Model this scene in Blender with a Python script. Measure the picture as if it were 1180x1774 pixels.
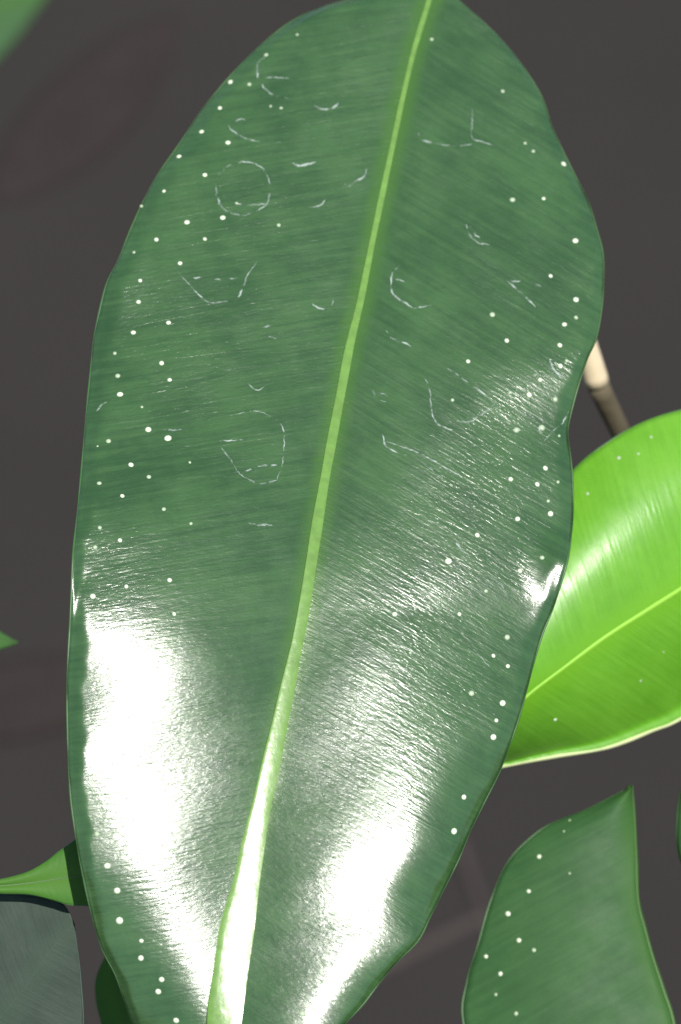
import bpy, bmesh, math, random
from mathutils import Vector, Matrix
from mathutils.bvhtree import BVHTree
random.seed(4)
for o in list(bpy.data.objects): bpy.data.objects.remove(o)
scene = bpy.context.scene
C = scene.collection
R = math.radians

# ------------------------------------------------------------------ camera
PITCH = R(50)
DIST = 0.45                     # camera to the middle of the leaf
FRAME_H = 0.16                  # height of the view at that distance
K = FRAME_H / 1774.0            # metres for one photograph pixel at that distance
ORIGIN = Vector((0, 0, 1.30))
VV = Vector((0, -math.cos(PITCH), math.sin(PITCH)))    # towards the camera
UU = Vector((0, math.sin(PITCH), math.cos(PITCH)))     # up in the view
XX = Vector((1, 0, 0))
CAM = ORIGIN + VV * DIST
cam_data = bpy.data.cameras.new('camera')
cam = bpy.data.objects.new('camera', cam_data); C.objects.link(cam)
cam.matrix_world = Matrix.Translation(CAM) @ Matrix((XX, UU, VV)).transposed().to_4x4()
cam_data.sensor_fit = 'VERTICAL'; cam_data.sensor_height = 24; cam_data.sensor_width = 16
cam_data.lens = 12 / (FRAME_H / 2 / DIST)
cam_data.clip_start = 0.01; cam_data.clip_end = 500
cam_data.dof.use_dof = True
cam_data.dof.focus_distance = DIST - 0.006
cam_data.dof.aperture_fstop = 14
scene.camera = cam

# ------------------------------------------------------------------ sky, sun, exposure
SUN_UP, SUN_RIGHT = R(20), R(10)
LL = (VV * math.cos(SUN_UP) + UU * math.sin(SUN_UP) + XX * math.tan(SUN_RIGHT)).normalized()
world = bpy.data.worlds.new('World'); scene.world = world; world.use_nodes = True
wn = world.node_tree.nodes; wl = world.node_tree.links; wn.clear()
sky = wn.new('ShaderNodeTexSky'); sky.sky_type = 'NISHITA'; sky.sun_disc = False
sky.sun_elevation = math.asin(LL.z); sky.sun_rotation = math.atan2(LL.x, LL.y)
bg = wn.new('ShaderNodeBackground'); bg.inputs['Strength'].default_value = 0.10
wo = wn.new('ShaderNodeOutputWorld')
wl.new(sky.outputs[0], bg.inputs[0]); wl.new(bg.outputs[0], wo.inputs[0])
sun_data = bpy.data.lights.new('sun', 'SUN'); sun_data.energy = 4.6; sun_data.angle = R(0.53)
sun_data.color = (1.0, 0.96, 0.90)
sun = bpy.data.objects.new('sun', sun_data); C.objects.link(sun)
sun.rotation_euler = LL.to_track_quat('Z', 'Y').to_euler()
vs = scene.view_settings
vs.view_transform = 'Standard'; vs.look = 'None'; vs.gamma = 1; vs.use_curve_mapping = False
vs.exposure = 0.1

# ------------------------------------------------------------------ helpers
def at(px, py, z=0.0):
    """point seen at photo pixel px,py, z metres nearer to the camera than the leaf's middle"""
    f = (DIST - z) / DIST
    return ORIGIN + XX * ((px - 590) * K * f) + UU * ((887 - py) * K * f) + VV * z
def link(o, parent=None):
    C.objects.link(o)
    if parent is not None: o.parent = parent
    return o
def mesh_obj(name, verts, faces, mat, parent=None, origin=Vector((0, 0, 0)), smooth=True):
    me = bpy.data.meshes.new(name)
    me.from_pydata([tuple(v - origin) for v in verts], [], faces)
    me.update()
    if smooth: me.polygons.foreach_set('use_smooth', [True] * len(me.polygons))
    me.materials.append(mat)
    return link(bpy.data.objects.new(name, me), parent)
def thing(name, label, cat, loc, group=None):
    o = bpy.data.objects.new(name, None); o.empty_display_size = 0.01
    o.location = loc; o['label'] = label; o['category'] = cat
    if group: o['group'] = group
    return link(o)
def tag(o, label, cat, group=None):
    o['label'] = label; o['category'] = cat
    if group: o['group'] = group
    return o
def spline(pts, n):
    """Catmull-Rom through pts, resampled to n points by arc length"""
    P = [Vector(p) for p in pts]
    P = [P[0] * 2 - P[1]] + P + [P[-1] * 2 - P[-2]]
    fine = []
    for i in range(1, len(P) - 2):
        a, b, c, d = P[i - 1], P[i], P[i + 1], P[i + 2]
        for q in range(12):
            t = q / 12
            fine.append(0.5 * (2 * b + (c - a) * t + (2 * a - 5 * b + 4 * c - d) * t * t + (3 * b - a - 3 * c + d) * t ** 3))
    fine.append(P[-2])
    L = [0.0]
    for i in range(1, len(fine)): L.append(L[-1] + (fine[i] - fine[i - 1]).length)
    out = []; j = 0
    for i in range(n):
        s = L[-1] * i / (n - 1)
        while j < len(L) - 2 and L[j + 1] < s: j += 1
        w = (s - L[j]) / max(1e-9, L[j + 1] - L[j])
        out.append(fine[j].lerp(fine[j + 1], min(1, max(0, w))))
    return out
def sstep(a, b, x):
    t = min(1, max(0, (x - a) / (b - a))); return t * t * (3 - 2 * t)
def tube(path, radii, seg=8, flat=1.0, nrm=None):
    """verts, faces of a tapered tube along path; flat squashes it along the normal"""
    V = []; F = []
    n = len(path)
    for i, p in enumerate(path):
        d = (path[min(n - 1, i + 1)] - path[max(0, i - 1)]).normalized()
        up = (nrm[i] if nrm else VV)
        a = d.cross(up).normalized(); b = a.cross(d).normalized()
        for q in range(seg):
            an = 2 * math.pi * q / seg
            V.append(p + (a * math.cos(an) + b * math.sin(an) * flat) * radii[i])
    for i in range(n - 1):
        for q in range(seg):
            q2 = (q + 1) % seg
            F.append((i * seg + q, i * seg + q2, (i + 1) * seg + q2, (i + 1) * seg + q))
    F.append(tuple(range(seg))[::-1]); F.append(tuple((n - 1) * seg + q for q in range(seg)))
    return V, F

# ------------------------------------------------------------------ materials
def new_mat(name):
    m = bpy.data.materials.new(name); m.use_nodes = True
    nt = m.node_tree; nt.nodes.clear()
    return m, nt, nt.nodes, nt.links
def plain(name, col, rough=0.5, spec=0.5, var=0.25, scale=400, bump=0.0):
    m, nt, N, Lk = new_mat(name)
    out = N.new('ShaderNodeOutputMaterial'); b = N.new('ShaderNodeBsdfPrincipled')
    tc = N.new('ShaderNodeTexCoord'); nz = N.new('ShaderNodeTexNoise')
    nz.inputs['Scale'].default_value = scale; nz.inputs['Detail'].default_value = 4
    Lk.new(tc.outputs['Object'], nz.inputs['Vector'])
    mx = N.new('ShaderNodeMix'); mx.data_type = 'RGBA'
    mx.inputs[6].default_value = tuple(c * (1 - var) for c in col) + (1,)
    mx.inputs[7].default_value = tuple(min(1, c * (1 + var)) for c in col) + (1,)
    Lk.new(nz.outputs[0], mx.inputs[0]); Lk.new(mx.outputs[2], b.inputs['Base Color'])
    b.inputs['Roughness'].default_value = rough; b.inputs['Specular IOR Level'].default_value = spec
    if bump:
        bp = N.new('ShaderNodeBump'); bp.inputs['Distance'].default_value = bump
        Lk.new(nz.outputs[0], bp.inputs['Height']); Lk.new(bp.outputs[0], b.inputs['Normal'])
    Lk.new(b.outputs[0], out.inputs[0])
    return m
def leaf_mat(name, dark, light, rib_tint, rough=0.30, spec=0.5, transl=0.12, tcol=(0.25, 0.5, 0.03),
             rib_w=0.004, fine=3.2e-5, streak=3.0e-5, streaky=0.42, ridge_k=0.6, coat=0.0):
    """leaf skin: UV 'vein' holds metres along the side veins (u, constant along one vein) and metres from the midrib (v)"""
    m, nt, N, Lk = new_mat(name)
    out = N.new('ShaderNodeOutputMaterial'); b = N.new('ShaderNodeBsdfPrincipled')
    uv = N.new('ShaderNodeUVMap'); uv.uv_map = 'vein'
    tc = N.new('ShaderNodeTexCoord')
    def noise(vec, scale, detail=3, rough=0.55, dist=0.0):
        n = N.new('ShaderNodeTexNoise'); n.inputs['Scale'].default_value = scale
        n.inputs['Detail'].default_value = detail; n.inputs['Roughness'].default_value = rough
        n.inputs['Distortion'].default_value = dist
        Lk.new(vec, n.inputs['Vector']); return n.outputs[0]
    def mapped(sx, sy):
        mp = N.new('ShaderNodeMapping'); mp.inputs['Scale'].default_value = (sx, sy, 1)
        Lk.new(uv.outputs[0], mp.inputs['Vector']); return mp.outputs[0]
    def ramp(fac, p0, p1, v0=0.0, v1=1.0):
        r = N.new('ShaderNodeMapRange'); r.interpolation_type = 'SMOOTHSTEP'
        for i, v in enumerate((p0, p1, v0, v1)): r.inputs[1 + i].default_value = v
        Lk.new(fac, r.inputs[0]); return r.outputs[0]
    def mixc(fac, a, c):
        x = N.new('ShaderNodeMix'); x.data_type = 'RGBA'
        Lk.new(fac, x.inputs[0])
        for s, v in ((6, a), (7, c)):
            if isinstance(v, tuple): x.inputs[s].default_value = v + (1,)
            else: Lk.new(v, x.inputs[s])
        return x.outputs[2]
    def math_(op, a, c):
        x = N.new('ShaderNodeMath'); x.operation = op
        for s, v in ((0, a), (1, c)):
            if isinstance(v, (int, float)): x.inputs[s].default_value = v
            else: Lk.new(v, x.inputs[s])
        return x.outputs[0]
    blot = noise(tc.outputs['Object'], 75, 7, 0.72)
    streakn = noise(mapped(1100, 70), 1.0, 4, 0.6, 0.3)
    thin = noise(mapped(420, 22), 1.0, 2, 0.5)
    grain = noise(mapped(2300, 620), 1.0, 3, 0.65, 0.4)
    tone = math_('ADD', math_('MULTIPLY', blot, 1 - streaky), math_('MULTIPLY', streakn, streaky))
    col = mixc(ramp(tone, 0.36, 0.64), dark, light)
    sep = N.new('ShaderNodeSeparateXYZ'); Lk.new(uv.outputs[0], sep.inputs[0])
    ab = math_('ABSOLUTE', sep.outputs[1], 0.0)
    near = ramp(math_('ADD', ab, math_('MULTIPLY', math_('SUBTRACT', streakn, 0.5), 0.0025)), 0.0004, rib_w, 0.85, 0.0)
    col = mixc(near, col, rib_tint)
    Lk.new(col, b.inputs['Base Color'])
    rr = ramp(noise(tc.outputs['Object'], 220, 3, 0.6), 0.3, 0.7, rough - 0.04, rough + 0.05)
    Lk.new(rr, b.inputs['Roughness']); b.inputs['Specular IOR Level'].default_value = spec
    b1 = N.new('ShaderNodeBump'); b1.inputs['Distance'].default_value = fine
    Lk.new(grain, b1.inputs['Height'])
    b2 = N.new('ShaderNodeBump'); b2.inputs['Distance'].default_value = streak
    Lk.new(streakn, b2.inputs['Height']); Lk.new(b1.outputs[0], b2.inputs['Normal'])
    b3 = N.new('ShaderNodeBump'); b3.inputs['Distance'].default_value = streak * ridge_k
    ridge = ramp(math_('ABSOLUTE', math_('SUBTRACT', thin, 0.5), 0.0), 0.0, 0.06, 1.0, 0.0)
    Lk.new(ridge, b3.inputs['Height']); Lk.new(b2.outputs[0], b3.inputs['Normal'])
    Lk.new(b3.outputs[0], b.inputs['Normal'])
    b.inputs['Coat Weight'].default_value = coat; b.inputs['Coat Roughness'].default_value = 0.21
    bc = N.new('ShaderNodeBump'); bc.inputs['Distance'].default_value = fine * 0.75
    Lk.new(grain, bc.inputs['Height'])
    bd = N.new('ShaderNodeBump'); bd.inputs['Distance'].default_value = streak * 0.8
    Lk.new(streakn, bd.inputs['Height']); Lk.new(bc.outputs[0], bd.inputs['Normal']); Lk.new(bd.outputs[0], b.inputs['Coat Normal'])
    if transl > 0:
        tr = N.new('ShaderNodeBsdfTranslucent'); tr.inputs[0].default_value = tcol + (1,)
        ms = N.new('ShaderNodeMixShader'); ms.inputs[0].default_value = transl
        Lk.new(b.outputs[0], ms.inputs[1]); Lk.new(tr.outputs[0], ms.inputs[2]); Lk.new(ms.outputs[0], out.inputs[0])
    else: Lk.new(b.outputs[0], out.inputs[0])
    return m
M = {}
M['main'] = leaf_mat('glossy_leaf_skin', (0.031, 0.088, 0.025), (0.058, 0.140, 0.042), (0.062, 0.165, 0.02), rib_w=0.0032, rough=0.26, spec=0.6, fine=7e-5, streak=3e-5, coat=1.0)
M['bright'] = leaf_mat('young_leaf_skin', (0.130, 0.38, 0.022), (0.175, 0.46, 0.034), (0.17, 0.45, 0.02), rough=0.34, spec=0.5, transl=0.2, tcol=(0.35, 0.8, 0.03))
M['mid'] = leaf_mat('dull_leaf_skin', (0.032, 0.095, 0.030), (0.046, 0.125, 0.040), (0.05, 0.135, 0.03), rough=0.55, spec=0.18, ridge_k=0.3)
M['blue'] = leaf_mat('old_leaf_skin', (0.030, 0.050, 0.036), (0.044, 0.070, 0.050), (0.04, 0.07, 0.045), rough=0.6, spec=0.25, ridge_k=0.2)
M['rib'] = plain('midrib_skin', (0.145, 0.285, 0.058), 0.26, 0.7, 0.32, 700, 5e-5)
M['rib_bright'] = plain('young_midrib_skin', (0.30, 0.62, 0.06), 0.45, 0.4, 0.1)
M['rib_dull'] = plain('dull_midrib_skin', (0.06, 0.14, 0.03), 0.5, 0.4, 0.1)
M['rib_dusky'] = plain('dusky_midrib_skin', (0.045, 0.075, 0.06), 0.5, 0.4, 0.1)
M['rim'] = plain('leaf_rim', (0.060, 0.140, 0.045), 0.42, 0.5, 0.25)
M['rim_cream'] = plain('cream_leaf_rim', (0.55, 0.62, 0.30), 0.45, 0.5, 0.15)
M['spot'] = plain('pale_gland', (0.72, 0.80, 0.58), 0.4, 0.5, 0.1)
M['spot_dim'] = plain('dull_gland', (0.42, 0.52, 0.34), 0.45, 0.5, 0.2)
M['twig'] = plain('twig_shaded', (0.12, 0.10, 0.065), 0.8, 0.3, 0.4, 300, 2e-4)  # lower twig: the shade on it is put into this darker colour
M['twig_lit'] = plain('twig_sunlit', (0.75, 0.62, 0.42), 0.7, 0.3, 0.15, 300)  # upper twig: sunlight on it is painted in as a pale colour
M['dead'] = plain('dead_leaf', (0.033, 0.0265, 0.0250), 0.9, 0.1, 0.3, 60)
def residue_mat():
    m, nt, N, Lk = new_mat('dried_water_residue')
    out = N.new('ShaderNodeOutputMaterial'); b = N.new('ShaderNodeBsdfPrincipled')
    b.inputs['Base Color'].default_value = (0.42, 0.52, 0.44, 1); b.inputs['Roughness'].default_value = 0.45
    tp = N.new('ShaderNodeBsdfTransparent'); ms = N.new('ShaderNodeMixShader')
    tc = N.new('ShaderNodeTexCoord'); nz = N.new('ShaderNodeTexNoise'); nz.inputs['Scale'].default_value = 700
    Lk.new(tc.outputs['Object'], nz.inputs['Vector'])
    r = N.new('ShaderNodeMapRange')
    for i, v in enumerate((0.40, 0.64, 0.0, 0.8)): r.inputs[1 + i].default_value = v
    Lk.new(nz.outputs[0], r.inputs[0]); Lk.new(r.outputs[0], ms.inputs[0])
    Lk.new(tp.outputs[0], ms.inputs[1]); Lk.new(b.outputs[0], ms.inputs[2]); Lk.new(ms.outputs[0], out.inputs[0])
    return m
M['residue'] = residue_mat()

# ------------------------------------------------------------------ the ground
def ground_mat():
    m, nt, N, Lk = new_mat('dark_humus')
    out = N.new('ShaderNodeOutputMaterial'); b = N.new('ShaderNodeBsdfPrincipled')
    tc = N.new('ShaderNodeTexCoord'); n1 = N.new('ShaderNodeTexNoise'); n1.inputs['Scale'].default_value = 4
    n1.inputs['Detail'].default_value = 8
    Lk.new(tc.outputs['Object'], n1.inputs['Vector'])
    r = N.new('ShaderNodeValToRGB'); e = r.color_ramp.elements
    e[0].position = 0.3; e[0].color = (0.0305, 0.0275, 0.026, 1); e[1].position = 0.72; e[1].color = (0.034, 0.0305, 0.029, 1)
    Lk.new(n1.outputs[0], r.inputs[0]); Lk.new(r.outputs[0], b.inputs['Base Color'])
    b.inputs['Roughness'].default_value = 1; b.inputs['Specular IOR Level'].default_value = 0.1
    bp = N.new('ShaderNodeBump'); bp.inputs['Distance'].default_value = 0.004
    Lk.new(n1.outputs[0], bp.inputs['Height']); Lk.new(bp.outputs[0], b.inputs['Normal'])
    Lk.new(b.outputs[0], out.inputs[0])
    return m
gv = []; gf = []
NG = 60
def gcoord(i):
    t = (i / NG) * 2 - 1
    return (abs(t) ** 3) * 60 * (1 if t > 0 else -1) + t * 2
def ground_z(x, y): return 0.02 * math.sin(x * 3.1) * math.cos(y * 2.3) + 0.012 * math.sin(x * 7 + y * 5)
for j in range(NG + 1):
    for i in range(NG + 1):
        x, y = gcoord(i), gcoord(j)
        gv.append(Vector((x, y + 1.2, ground_z(x, y + 1.2))))
for j in range(NG):
    for i in range(NG):
        a = j * (NG + 1) + i; gf.append((a, a + 1, a + NG + 2, a + NG + 1))
ground = mesh_obj('ground', gv, gf, ground_mat()); ground['kind'] = 'structure'

# ------------------------------------------------------------------ leaf builder
def build_leaf(root, mid, lm, rm, zfun, mat, rib_mat, rim_mat, n=220, nt=44, rib_r=(6, 12), rim_r=2.2,
               vein_slope=0.36, thick=4.0, rib_h=0.5, rib_rfun=None, rib_lift=0.0, rib_tilt=0.0):
    """mid / lm / rm: photo-pixel polylines from base to tip; zfun(px,py,s,t) height in pixels"""
    org = Vector(root.location)
    mid = spline([(x, y, 0) for x, y in mid], n); lm = spline([(x, y, 0) for x, y in lm], n); rm = spline([(x, y, 0) for x, y in rm], n)
    ax = (mid[-1] - mid[0]).normalized()
    cols = [-1 + i / nt for i in range(nt)] + [0] + [(i + 1) / nt for i in range(nt)]
    W = len(cols)
    top = []; uvs = []; zs = []; tp = []
    for i in range(n):
        for t in cols:
            e = lm[i] if t < 0 else rm[i]
            a = abs(t); a = a ** 1.0
            p = mid[i].lerp(e, a)
            z = zfun(p.x, p.y, i / (n - 1), t)
            top.append(at(p.x, p.y, z * K)); zs.append(z)
            d = p - mid[i]
            ac = d.length * (-1 if t < 0 else 1)
            al = (p - mid[0]).dot(ax)
            uvs.append(((al - vein_slope * abs(ac)) * K, ac * K))
    def idx(i, c): return i * W + c
    nr = []
    for i in range(n):
        for c in range(W):
            du = top[idx(min(n - 1, i + 1), c)] - top[idx(max(0, i - 1), c)]
            dv = top[idx(i, min(W - 1, c + 1))] - top[idx(i, max(0, c - 1))]
            nn = du.cross(dv)
            if nn.length < 1e-14: nn = VV.copy()
            nn.normalize()
            if nn.dot(VV) < 0: nn = -nn
            nr.append(nn)
    bot = [p - nn * thick * K for p, nn in zip(top, nr)]
    NV = len(top)
    F = []
    for i in range(n - 1):
        for c in range(W - 1):
            F.append((idx(i, c), idx(i + 1, c), idx(i + 1, c + 1), idx(i, c + 1)))
    nt_top = len(F)
    # keep the front face turned to the camera
    f0 = F[(n // 2) * (W - 1) + W // 4]
    flip = ((top[f0[1]] - top[f0[0]]).cross(top[f0[2]] - top[f0[0]])).dot(VV) < 0
    if flip: F = [f[::-1] for f in F]
    F += [tuple(v + NV for v in f[::-1]) for f in F[:nt_top]]
    ring = [idx(i, 0) for i in range(n)] + [idx(n - 1, c) for c in range(1, W)] + [idx(i, W - 1) for i in range(n - 2, -1, -1)] + [idx(0, c) for c in range(W - 2, 0, -1)]
    for q in range(len(ring)):
        a, b_ = ring[q], ring[(q + 1) % len(ring)]
        F.append((a, b_, b_ + NV, a + NV) if flip else (b_, a, a + NV, b_ + NV))
    blade = mesh_obj('blade', top + bot, F, mat, root, org)
    ul = blade.data.uv_layers.new(name='vein')
    vi = [0] * len(blade.data.loops); blade.data.loops.foreach_get('vertex_index', vi)
    flat = []
    for v in vi: flat += uvs[v % NV]
    ul.data.foreach_set('uv', flat)
    # midrib: a low rounded ridge from base to tip
    ci = nt
    path = [top[idx(i, ci)] + nr[idx(i, ci)] * (rib_lift * K) for i in range(n)]
    rad = []
    for i in range(n):
        s = i / (n - 1)
        r = rib_rfun(mid[i].y) if rib_rfun else rib_r[0] + (rib_r[1] - rib_r[0]) * s
        rad.append(r * K * (1 + 0.05 * math.sin(i * 0.13) + 0.04 * math.sin(i * 0.31)))
    v, f = tube(path, rad, 14, rib_h, [(nr[idx(i, ci)] + XX * rib_tilt).normalized() for i in range(n)])
    rib = mesh_obj('midrib', v, f, rib_mat, root, org)
    rp = [top[k] - nr[k] * thick * 0.45 * K for k in ring]; rn = [nr[k] for k in ring]
    for side in (0, 1):
        seq = [idx(i, 0 if side == 0 else W - 1) for i in range(n)]
        v, f = tube([top[k] - nr[k] * thick * 0.4 * K for k in seq], [(rim_r[side] if isinstance(rim_r, tuple) else rim_r) * K * (1 + 0.15 * math.sin(q * 0.35)) for q in range(n)], 8, 1.0, [nr[k] for k in seq])
        mesh_obj('margin', v, f, rim_mat[side] if isinstance(rim_mat, tuple) else rim_mat, root, org)
    tree = BVHTree.FromPolygons(top, [f for f in F[:nt_top]])
    return blade, tree
def hit(tree, px, py):
    d = (at(px, py) - CAM).normalized()
    loc, nn, _, _ = tree.ray_cast(CAM, d)
    if loc is None: return None, None
    if nn.dot(d) > 0: nn = -nn
    return loc, nn
def dome_mesh():
    V = [Vector((0, 0, 0.55))]; F = []
    for r, z in ((0.6, 0.42), (1.0, 0.02), (1.0, -0.5)):
        for q in range(8): V.append(Vector((r * math.cos(q * math.pi / 4), r * math.sin(q * math.pi / 4), z)))
    for q in range(8):
        q2 = (q + 1) % 8
        F.append((0, 1 + q, 1 + q2))
        for a in (1, 9): F.append((a + q, a + 8 + q, a + 8 + q2, a + q2))
    me = bpy.data.meshes.new('pale_spot'); me.from_pydata([tuple(v) for v in V], [], F); me.update()
    me.polygons.foreach_set('use_smooth', [True] * len(me.polygons)); me.materials.append(M['spot'])
    return me
DOME = dome_mesh()
def add_spots(tree, blade, root, pts, base=4.6):
    for p in pts:
        px, py = p[0], p[1]; r = p[2] if len(p) > 2 else 1.0
        loc, nn = hit(tree, px, py)
        if loc is None: continue
        o = bpy.data.objects.new('pale_spot', DOME); link(o, blade)
        o.location = loc - Vector(root.location)
        o.rotation_mode = 'QUATERNION'; o.rotation_quaternion = nn.to_track_quat('Z', 'Y')
        s = base * K * r * random.uniform(0.72, 1.12)
        if r < 0.95 or random.random() < 0.2:
            o.material_slots[0].link = 'OBJECT'; o.material_slots[0].material = M['spot_dim']
        o.scale = (s * random.uniform(0.9, 1.15), s, s * 0.8)
def add_marks(tree, blade, root, lines):
    for ln in lines:
        w0 = ln[0]; pts = ln[1]
        n = max(5, int(sum((Vector(pts[i + 1]) - Vector(pts[i])).length for i in range(len(pts) - 1)) / 4))
        sp = spline([(x, y, 0) for x, y in pts], n)
        P = []; NN = []; RR = []
        for i, p in enumerate(sp):
            loc, nn = hit(tree, p.x + random.uniform(-.9, .9), p.y + random.uniform(-.9, .9))
            if loc is None: continue
            P.append(loc); NN.append(nn)
            e = min(i, n - 1 - i) / (n - 1) * 2
            RR.append(1.4 * w0 * K * (0.35 + 0.65 * min(1, e * 2)) * random.uniform(0.6, 1.15))
        if len(P) < 4: continue
        v, f = tube(P, RR, 6, 0.45, NN)
        mesh_obj('water_mark', v, f, M['residue'], blade, Vector(root.location))

# ------------------------------------------------------------------ main leaf
mid = [(768, -110), (757, -50), (742, 5), (720, 78), (701, 155), (685, 230), (667, 315), (645, 420), (625, 520), (606, 600), (589, 690), (572, 780), (556, 870),
       (541, 965), (526, 1060), (510, 1140), (490, 1235), (470, 1330), (450, 1420), (430, 1530), (413, 1630), (398, 1740), (386, 1850), (380, 1960)]
lm = [(768, -110), (700, -40), (640, -8), (600, 0), (555, 12), (500, 40), (450, 80), (400, 130), (350, 190), (310, 250), (275, 300), (250, 345), (225, 400), (205, 450), (185, 490),
      (172, 540), (162, 590), (157, 640), (151, 700), (144, 780), (137, 860), (131, 920), (127, 980), (124, 1040), (120, 1100), (117, 1160), (116, 1220),
      (118, 1300), (122, 1380), (130, 1440), (140, 1500), (155, 1570), (175, 1640), (200, 1690), (218, 1740), (232, 1774), (275, 1850), (325, 1915), (380, 1960)]
rm = [(768, -110), (778, -60), (788, -15), (797, 0), (840, 40), (875, 75), (910, 120), (940, 170), (955, 215), (975, 260), (1000, 310), (1020, 350), (1035, 400), (1045, 440),
      (1046, 490), (1042, 540), (1032, 590), (1018, 622), (1002, 670), (990, 715), (984, 745), (986, 770), (990, 800), (993, 840), (993, 900), (985, 960),
      (975, 1000), (960, 1050), (940, 1100), (925, 1150), (912, 1200), (898, 1250), (880, 1300), (865, 1340), (840, 1390), (815, 1440), (795, 1490),
      (770, 1540), (745, 1590), (725, 1630), (690, 1665), (660, 1700), (630, 1740), (598, 1774), (540, 1840), (460, 1910), (380, 1960)]
TH = [(-200, 29), (600, 29), (900, 26), (1060, 20.5), (1200, 16.6), (1310, 15.2), (1560, 12.8), (1690, 13.5), (1774, 12.5), (2000, 2)]
def theta(y):
    for (a, ta), (b, tb) in zip(TH, TH[1:]):
        if y <= b: return ta + (tb - ta) * (y - a) / (b - a)
    return TH[-1][1]
ZT = {}; acc = 0.0
for yy in range(-200, 2001):
    ZT[yy] = acc; acc += math.tan(R(theta(yy)))
z887 = ZT[887]
def rib_r(y):
    return 5.0 + 5 * sstep(200, 1000, y) + 7 * sstep(1000, 1350, y) + 19 * sstep(1300, 1680, y)
def edge_x(pl, y):
    for (xa, ya), (xb, yb) in zip(pl, pl[1:]):
        if ya <= y <= yb: return xa + (xb - xa) * (y - ya) / max(1e-6, yb - ya)
    return pl[0][0] if y < pl[0][1] else pl[-1][0]
def zmain(px, py, s, t):
    yi = int(math.floor(py)); f = py - yi
    z = ZT[max(-200, min(2000, yi))] * (1 - f) + ZT[max(-200, min(2000, yi + 1))] * f - z887
    a = abs(t)
    Wd = abs(edge_x(lm if t < 0 else rm, py) - edge_x(mid, py)) + 20
    amp = (0.034 + 0.010 * sstep(700, 1200, py)) * Wd
    e = 0.9 * rib_r(py) / Wd                     # the trough is rounded under the midrib
    ae = math.sqrt(a * a + e * e) - e
    z += amp * (4 * ae * (1 - ae) + (0.9 if t < 0 else 0.1) * a)
    if t < 0: z += 33 * a * (1 - sstep(985, 1290, py)) * sstep(650, 960, py) - 3 * a * sstep(1200, 1480, py) - 0.0005 * max(0, py - 1500) ** 2 * a * a
    z -= 0.10 * (px - 560)
    z += 0.07 * (py - 1420) * t * sstep(950, 1250, py)
    if t > 0: z += 0.00027 * min(0, max(-420, py - 1480)) * abs(max(-420, py - 1480)) * t * (1 if py < 1480 else 0) * sstep(600, 1000, py)
    if t > 0: z -= 24 * max(0, a - 0.72 + 0.010 * math.sin(py * 0.05)) ** 2 / 0.08 * sstep(1250, 1420, py) * (1 - 0.85 * sstep(1540, 1660, py))
    m = a ** 4                                   # wavy margin
    z += m * (6 * math.sin(py * 0.013 + (1.0 if t > 0 else 2.6)) + 3 * math.sin(py * 0.031 + t))
    z -= (11 if t < 0 else 7) * sstep((0.925 if t < 0 else 0.95) + 0.012 * math.sin(py * 0.043) + 0.008 * math.sin(py * 0.117), 1.0, a)      # edge rolls down
    z += 1.3 * math.sin(px * 0.021 + py * 0.006) * math.sin(py * 0.017 + 1)
    z += math.exp(-((px - 100) / 30) ** 2) * (40 - 0.55 * (py - 1020)) * sstep(890, 975, py) * (1 - sstep(1065, 1120, py))
    z += math.exp(-((px - 1010) / 60) ** 2) * (30 - 0.3 * (py - 1030)) * sstep(900, 990, py) * (1 - sstep(1070, 1130, py))
    return z
main = thing('glossy_leaf', 'large glossy dark green leaf with pale midrib, white glare and dried water marks', 'leaf', at(768, -110, (ZT[-110] - z887) * K))
blade, tree = build_leaf(main, mid, lm, rm, zmain, M['main'], M['rib'], M['rim'], n=300, nt=64, rib_rfun=rib_r, rib_h=0.10, rim_r=1.9, rib_lift=0.8, rib_tilt=0.05)
SPOTS = [(515,60,.8),(461,95,1.1),(399,142,1.2),(432,146,.9),(381,187),(469,184,.8),(487,187,.6),(349,228),(395,247,1.2),(310,271),(355,303),(284,331),(245,357,.6),
 (324,385,1.1),(386,377,1.1),(483,390,.9),(271,415),(355,414),(232,437,.9),(312,456,1.1),(243,486),(240,523),(292,559,1.1),(231,576,1.1),(199,612),(280,629),
 (204,651,1.2),(294,658,1.1),(208,683),(246,705,.8),(257,744,1.1),(291,759,1.2),(188,764,1.2),(169,773,.6),(227,805),(329,801,.8),(258,826,.9),(172,837),(212,859),
 (284,882,1.1),(173,914),(208,936,1.1),(165,948,.9),(331,907,.7),(294,1005),(219,1016,1.1),(161,1033),(302,1064),(410,352,.8),
 (168,1445),(186,1500),(203,1543,1.3),(207,1595,1.3),(245,1630),(244,1660),(280,1697),(274,1718),(305,1768),(524,1756),(546,1749),
 (871,158,.8),(748,68,.7),(924,262),(910,248,.7),(977,284,1.1),(888,346),(942,344),(997,417,1.1),(954,478,1.1),(998,519,1.1),(998,550),(978,562),(853,545,1.2),(878,590),
 (970,598),(982,625,.8),(971,634),(811,626),(936,658,1.1),(884,680,.8),(917,684,1.1),(962,692),(784,693,.7),(895,745,1.1),(939,741,1.6),(969,755,.7),(945,811),(885,830,1.1),
 (931,839),(967,835,.8),(950,868,.8),(954,890),(897,899),(827,927,1.1),(777,972,1.2),(939,966),(901,989,1.1),(842,1024),(796,1064),(684,1064),(711,1131,.8),(879,1104),
 (855,1136),(880,1154,1.1),(871,1218,1.1),(860,1248),(855,1277,1.2),(817,1201),(804,1381),(787,1440,1.1)]
add_spots(tree, blade, main, SPOTS)
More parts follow.
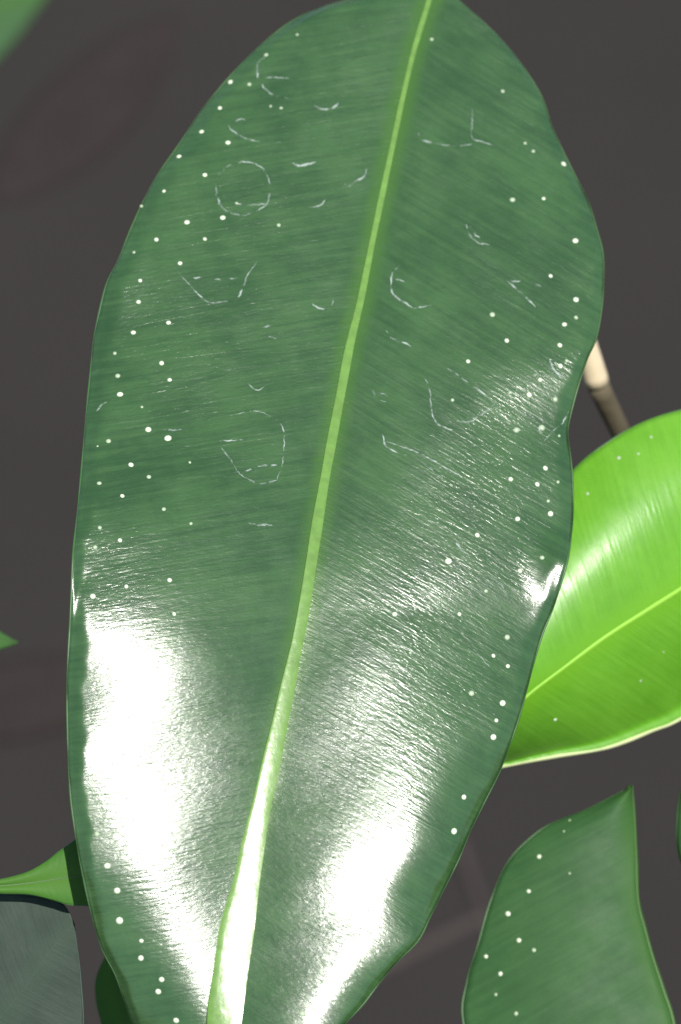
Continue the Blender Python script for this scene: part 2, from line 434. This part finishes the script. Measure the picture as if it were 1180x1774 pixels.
MARKS = [(2.0, [(374,318),(376,340),(386,360),(405,371),(425,373)]), (1.2, [(425,373),(445,366),(462,352),(468,325),(455,292),(425,280),(395,288),(378,305),(374,318)]), (1.6, [(408,353),(430,355),(462,353)]),
 (1.5, [(307,470),(330,495),(360,523),(385,522),(407,521),(420,500),(430,475),(445,455)]), (1.6, [(335,482),(352,480)]), (2.0, [(368,483),(377,484),(385,487)]), (1.7, [(395,483),(412,482)]),
 (1.2, [(372,765),(395,790),(413,818),(430,830)]), (2.0, [(430,830),(450,838),(480,832)]), (1.0, [(480,832),(490,800),(491,745),(470,722),(440,712),(400,720)]),
 (2.2, [(447,808),(465,806),(480,806)]), (1.6, [(425,815),(437,813)]), (1.2, [(370,764),(400,763),(432,762)]),
 (2.2, [(505,280),(515,287),(535,284),(547,280)]), (2.2, [(597,318),(603,323),(615,315),(630,307),(635,293)]), (1.9, [(545,182),(560,190),(580,185),(590,172)]),
 (1.4, [(460,98),(446,110),(446,130),(456,150),(475,165),(510,171)]), (1.3, [(460,135),(480,134),(500,136)]), (1.4, [(395,215),(402,226),(425,240),(450,245)]), (1.3, [(405,212),(415,206),(425,208)]),
 (1.5, [(540,360),(555,356),(564,345)]), (1.6, [(540,525),(555,535),(573,531),(578,520)]), (1.9, [(455,567),(465,565),(476,566)]), (1.8, [(463,582),(478,585),(487,570)]),
 (1.2, [(430,665),(445,676),(460,668)]), (2.0, [(430,905),(445,909),(472,909)]), (1.6, [(280,744),(297,745),(315,744)]), (1.8, [(168,712),(176,701),(186,696)]),
 (2.2, [(724,230),(728,240),(738,244),(750,248)]), (1.0, [(750,248),(790,253),(818,250)]), (1.3, [(818,188),(818,215),(818,238),(835,245),(856,252)]),
 (1.6, [(808,388),(812,405),(825,419),(847,424)]), (1.3, [(815,392),(822,405),(833,413)]), (2.2, [(677,495),(682,511),(700,523),(715,534)]), (1.5, [(715,534),(730,532),(747,528)]),
 (1.4, [(677,495),(680,472),(692,460)]), (1.6, [(685,484),(692,484),(700,488)]), (1.7, [(668,572),(680,587),(705,595),(716,606)]), (1.7, [(643,672),(652,688),(668,697)]),
 (1.5, [(655,680),(664,683),(672,686)]), (1.4, [(735,655),(743,670),(747,700),(752,725),(770,748)]), (1.8, [(752,726),(762,738),(785,745)]), (1.5, [(785,728),(815,730),(845,710),(862,696)]),
 (1.7, [(663,752),(668,772),(690,785)]), (1.4, [(668,765),(690,772),(725,784),(765,806),(802,828)]), (1.2, [(690,785),(720,795),(745,812),(768,830)]),
 (1.7, [(876,485),(895,500),(912,516),(928,532)]), (1.8, [(922,486),(931,494),(942,500)]), (1.6, [(884,486),(893,488),(902,486)]), (1.9, [(952,622),(962,643),(985,658)]),
 (1.5, [(943,764),(960,745),(975,733),(985,712)]), (1.8, [(788,935),(798,951),(812,961),(832,960)]), (1.4, [(775,638),(800,655),(830,676),(862,700)]), (1.5, [(913,842),(925,856),(942,866)]),
 (1.6, [(940,735),(934,741),(937,749),(944,748)]), (1.5, [(850,1000),(870,1015),(888,1035)]), (1.3, [(800,1110),(825,1130),(848,1155)])]
add_marks(tree, blade, main, MARKS)

# ------------------------------------------------------------------ bright young leaf behind the right margin
def zgen(z0, gx, gy, cx, cy, hump, wav=3.0, ph=0.0, fold=0.0):
    def f(px, py, s, t):
        a = abs(t)
        return z0 + gx * (px - cx) + gy * (py - cy) + hump * 4 * a * (1 - a) + wav * math.sin(px * .017 + py * .023 + ph) + fold * max(0, t)
    return f
yl = thing('young_leaf', 'bright yellow-green young leaf with a cream lower margin tucked behind the large leaf', 'leaf', at(1560, 760, -260 * K))
mid2 = [(800, 1330), (850, 1265), (915, 1205), (980, 1155), (1050, 1103), (1120, 1058), (1180, 1020), (1280, 955), (1400, 870), (1560, 760)]
up2 = [(800, 1330), (815, 1180), (850, 1050), (910, 910), (995, 812), (1050, 768), (1110, 733), (1180, 710), (1290, 690), (1420, 700), (1560, 760)]
lo2 = [(800, 1330), (830, 1334), (872, 1328), (960, 1311), (1050, 1296), (1130, 1266), (1180, 1245), (1300, 1170), (1440, 1010), (1560, 760)]
def zyl(px, py, s, t):
    a = abs(t)
    z = -330 + 0.27 * (py - 1100) - 0.045 * (px - 1000)
    if t < 0: z += 34 * 4 * a * (1 - a)
    else: z -= 150 * a + 60 * a * a - 22 * sstep(0.9, 1, a)
    return z + 3 * math.sin(px * .017 + py * .023) - 0.0006 * (px - 1010) ** 2
yb, yt = build_leaf(yl, mid2, up2, lo2, zyl, M['bright'], M['rib_bright'], (M['rim'], M['rim_cream']), n=140, nt=30, rib_r=(3, 4.5), rim_r=(1.8, 4.0), rib_h=0.4)
add_spots(yt, yb, yl, [(1128,757,.8),(1106,786,.8),(1072,793,.8),(1018,855,.7),(962,1247),(1150,1130,.6),(1110,1180,.6)], 4.2)

# ------------------------------------------------------------------ dark leaf at lower right, folded where a shadow edge would fall
fl = thing('shade_edged_leaf', 'matt dark green leaf with pale dots below the young leaf, its right fold standing in for a shadow edge', 'leaf', at(1190, 2050, -420 * K))
mid3 = [(1096, 1362), (1100, 1420), (1103, 1490), (1106, 1560), (1118, 1610), (1132, 1660), (1150, 1715), (1168, 1774), (1180, 1880), (1190, 2050)]
l3 = [(1096, 1362), (1060, 1380), (1020, 1400), (970, 1420), (930, 1442), (882, 1490), (850, 1560), (827, 1640), (809, 1700), (803, 1774), (850, 1920), (1190, 2050)]
r3 = [(1096, 1362), (1102, 1420), (1106, 1490), (1109, 1560), (1121, 1610), (1135, 1660), (1153, 1715), (1171, 1774), (1184, 1880), (1190, 2050)]
def zfl(px, py, s, t):
    a = abs(t)
    z = -380 + 0.25 * (py - 1600) + 0.1 * (px - 950)
    z += (22 * 4 * a * (1 - a)) if t < 0 else (-170 * a * math.sin(math.pi * s) ** .5)  # right half bends sharply back, shaped to imitate a shadow edge
    return z + 2 * math.sin(px * .02 + py * .015)
fb, ft = build_leaf(fl, mid3, l3, r3, zfl, M['mid'], M['rib_dull'], M['rim'], n=120, nt=26, rib_r=(2, 4), rim_r=2.0, rib_h=0.5)
add_spots(ft, fb, fl, [(934,1484),(916,1544,1.1),(880,1583),(899,1629,1.1),(925,1646),(842,1657),(867,1687),(859,1723),(894,1756,1.1),(977,1440,.6),(987,1421,.5),(987,1513,.5)], 4.4)

# ------------------------------------------------------------------ sliver of another leaf at the right
sl = thing('edge_leaf', 'grey-green leaf of which only the left margin shows beside the dark dotted leaf', 'leaf', at(1300, 1250, -380 * K))
a_ = [(1240, 1260), (1236, 1420), (1245, 1600)]; b_ = [(1240, 1260), (1190, 1340), (1173, 1420), (1182, 1500), (1245, 1600)]; c_ = [(1240, 1260), (1300, 1340), (1310, 1430), (1300, 1520), (1245, 1600)]
build_leaf(sl, a_, b_, c_, zgen(-360, 0, 0.2, 1240, 1430, 15), M['mid'], M['rib_dull'], M['rim'], n=50, nt=12, rib_r=(2, 3), rim_r=1.8)

# ------------------------------------------------------------------ leaves at lower left
gl = thing('tapered_leaf', 'small light green leaf end above the dusky grey-green leaf', 'leaf', at(-160, 1540, 70 * K))
m4 = [(-160, 1540), (-60, 1538), (0, 1535), (50, 1530), (105, 1522), (190, 1510), (240, 1500)]
u4 = [(-160, 1540), (-60, 1530), (0, 1523), (45, 1511), (80, 1492), (110, 1470), (170, 1440), (240, 1500)]
d4 = [(-160, 1540), (-60, 1545), (0, 1548), (50, 1550), (95, 1560), (130, 1568), (200, 1560), (240, 1500)]
M['pale_green'] = leaf_mat('light_leaf_skin', (0.05, 0.15, 0.02), (0.065, 0.19, 0.028), (0.08, 0.20, 0.03), rough=0.55, spec=0.18, ridge_k=0.3)
build_leaf(gl, m4, u4, d4, zgen(70, 0, 0.15, 50, 1520, 4), M['pale_green'], M['rib_dull'], M['rim'], n=60, nt=14, rib_r=(2.5, 1.5), rim_r=1.6)
dl = thing('dusky_leaf', 'dusky grey-green blurred leaf below the small light green leaf end', 'leaf', at(-260, 1950, 40 * K))
m5 = [(-260, 1950), (-160, 1890), (-60, 1820), (20, 1740), (85, 1650), (128, 1600)]
u5 = [(-260, 1950), (-200, 1700), (-100, 1580), (-20, 1548), (50, 1551), (105, 1564), (128, 1600)]
d5 = [(-260, 1950), (-160, 2000), (0, 1980), (110, 1900), (142, 1800), (140, 1700), (128, 1600)]
build_leaf(dl, m5, u5, d5, zgen(30, 0, 0.10, 0, 1700, 0), M['blue'], M['rib_dusky'], M['rib_dusky'], n=70, nt=18, rib_r=(.5, .4), rim_r=1.6)
nl = thing('narrow_leaf', 'dim narrow green leaf behind the lower left margin of the large leaf', 'leaf', at(300, 1950, -470 * K))
m6 = [(300, 1950), (250, 1850), (218, 1760), (200, 1690), (190, 1640)]
u6 = [(300, 1950), (210, 1860), (175, 1770), (166, 1700), (190, 1640)]
d6 = [(300, 1950), (310, 1850), (280, 1760), (240, 1690), (190, 1640)]
build_leaf(nl, m6, u6, d6, zgen(-450, 0, 0.2, 220, 1760, 8), M['pale_green'], M['rib_dull'], M['rim'], n=50, nt=12, rib_r=(3, 2), rim_r=1.6)

# ------------------------------------------------------------------ blurred leaves further back
def far_leaf(name, label, base, tip, width, z, mat, group=None):
    """elliptic leaf between two photo points at depth z pixels"""
    b_, t_ = Vector((base[0], base[1], 0)), Vector((tip[0], tip[1], 0))
    d = t_ - b_; pr = Vector((-d.y, d.x, 0)).normalized()
    m_ = [tuple((b_ + d * q / 6)[:2]) for q in range(7)]
    sh = [0, .62, .93, 1, .86, .5, 0]
    l_ = [tuple((b_ + d * q / 6 + pr * width * sh[q])[:2]) for q in range(7)]
    r_ = [tuple((b_ + d * q / 6 - pr * width * sh[q])[:2]) for q in range(7)]
    o = thing(name, label, 'leaf', at(base[0], base[1], z * K), group)
    build_leaf(o, m_, l_, r_, zgen(z, 0, .2, base[0], base[1], width * .1), mat, M['rib_dull'], M['rim'], n=40, nt=10, rib_r=(4, 2), rim_r=1.8)
    return o
far_leaf('blurred_leaf', 'out of focus mid-green leaf reaching into the top left corner', (-420, 120), (95, -25), 140, -11000, M['mid'])
far_leaf('leaf_tip', 'tiny dull green leaf tip at the left beside the large leaf', (-180, 1090), (32, 1114), 34, -700, M['mid'])

# ------------------------------------------------------------------ twig behind the right margin
tw = thing('half_lit_twig', 'twig with sunlit end and shaded shaft painted on, between the large leaf and young leaf', 'twig', at(1130, 860, -1080 * K))
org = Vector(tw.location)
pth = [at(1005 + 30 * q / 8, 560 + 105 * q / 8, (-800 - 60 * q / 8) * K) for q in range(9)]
v, f = tube(pth, [(21 + q * 0.6) * K for q in range(9)], 12); mesh_obj('sunlit_end', v, f, M['twig_lit'], tw, org)
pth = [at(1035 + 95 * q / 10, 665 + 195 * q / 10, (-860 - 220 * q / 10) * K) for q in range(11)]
v, f = tube(pth, [(23 - q * .4) * K for q in range(11)], 12); mesh_obj('shaded_shaft', v, f, M['twig'], tw, org)

# ------------------------------------------------------------------ litter on the ground
def ground_pt(px, py):
    d = (at(px, py) - CAM).normalized(); h = 0.0
    for _ in range(6):
        p = CAM + d * ((h - CAM.z) / d.z); h = ground_z(p.x, p.y)
    return p
def dead_leaf(px, py, L, W, ang, label):
    p = ground_pt(px, py); V = []; F = []
    n = 14; nw = 6
    for i in range(n + 1):
        s = i / n
        w = W * math.sin(math.pi * s) ** .7 * (1 - .25 * s)
        for j in range(-nw, nw + 1):
            t = j / nw
            x = (s - .5) * L; y = w * t
            z = 0.0025 + .001 * math.sin(s * 7 + t * 2)
            gx = p.x + x * math.cos(ang) - y * math.sin(ang); gy = p.y + x * math.sin(ang) + y * math.cos(ang)
            V.append(Vector((gx, gy, ground_z(gx, gy) + z)))
    for i in range(n):
        for j in range(2 * nw):
            a = i * (2 * nw + 1) + j; F.append((a, a + 1, a + 2 * nw + 2, a + 2 * nw + 1))
    o = thing('dead_leaf', label, 'leaf', p)
    bl = mesh_obj('blade', V, F, M['dead'], o, p)
    md = bl.modifiers.new('thick', 'SOLIDIFY'); md.thickness = 0.0008
    v, f = tube([V[int(q / 8 * n) * (2 * nw + 1) + nw] for q in range(9)], [.0012 - .0001 * q for q in range(9)], 6, 1, [Vector((0, 0, 1))] * 9)
    mesh_obj('midrib', v, f, M['dead'], o, p)
dead_leaf(40, 1210, .20, .04, .3, 'dull red-brown dead leaf on the ground below the tiny leaf tip')
dead_leaf(150, 190, .26, .05, 1.0, 'faint brown dead leaf on the dark ground near the blurred corner leaf')
def ground_stick(a, b, r, label):
    A, B = ground_pt(*a), ground_pt(*b)
    n = 8; pth = []
    for q in range(n + 1):
        c = A.lerp(B, q / n); pth.append(Vector((c.x, c.y, ground_z(c.x, c.y) + r * .5)))
    v, f = tube(pth, [r * (1 - .05 * q) for q in range(n + 1)], 8, 1, [Vector((0, 0, 1))] * (n + 1))
    o = mesh_obj('fallen_twig', v, f, M['stick'], None, Vector((0, 0, 0)))
    tag(o, label, 'twig')
M['stick'] = plain('stick_bark', (0.055, 0.045, 0.040), 0.8, 0.3, 0.3, 100)
ground_stick((640, 1690), (850, 1585), .006, 'dim brown twig lying slanted on the ground beside the dark dotted leaf')
ground_stick((790, 1450), (850, 1620), .005, 'thin brown twig lying steeply on the ground beside the dark dotted leaf')
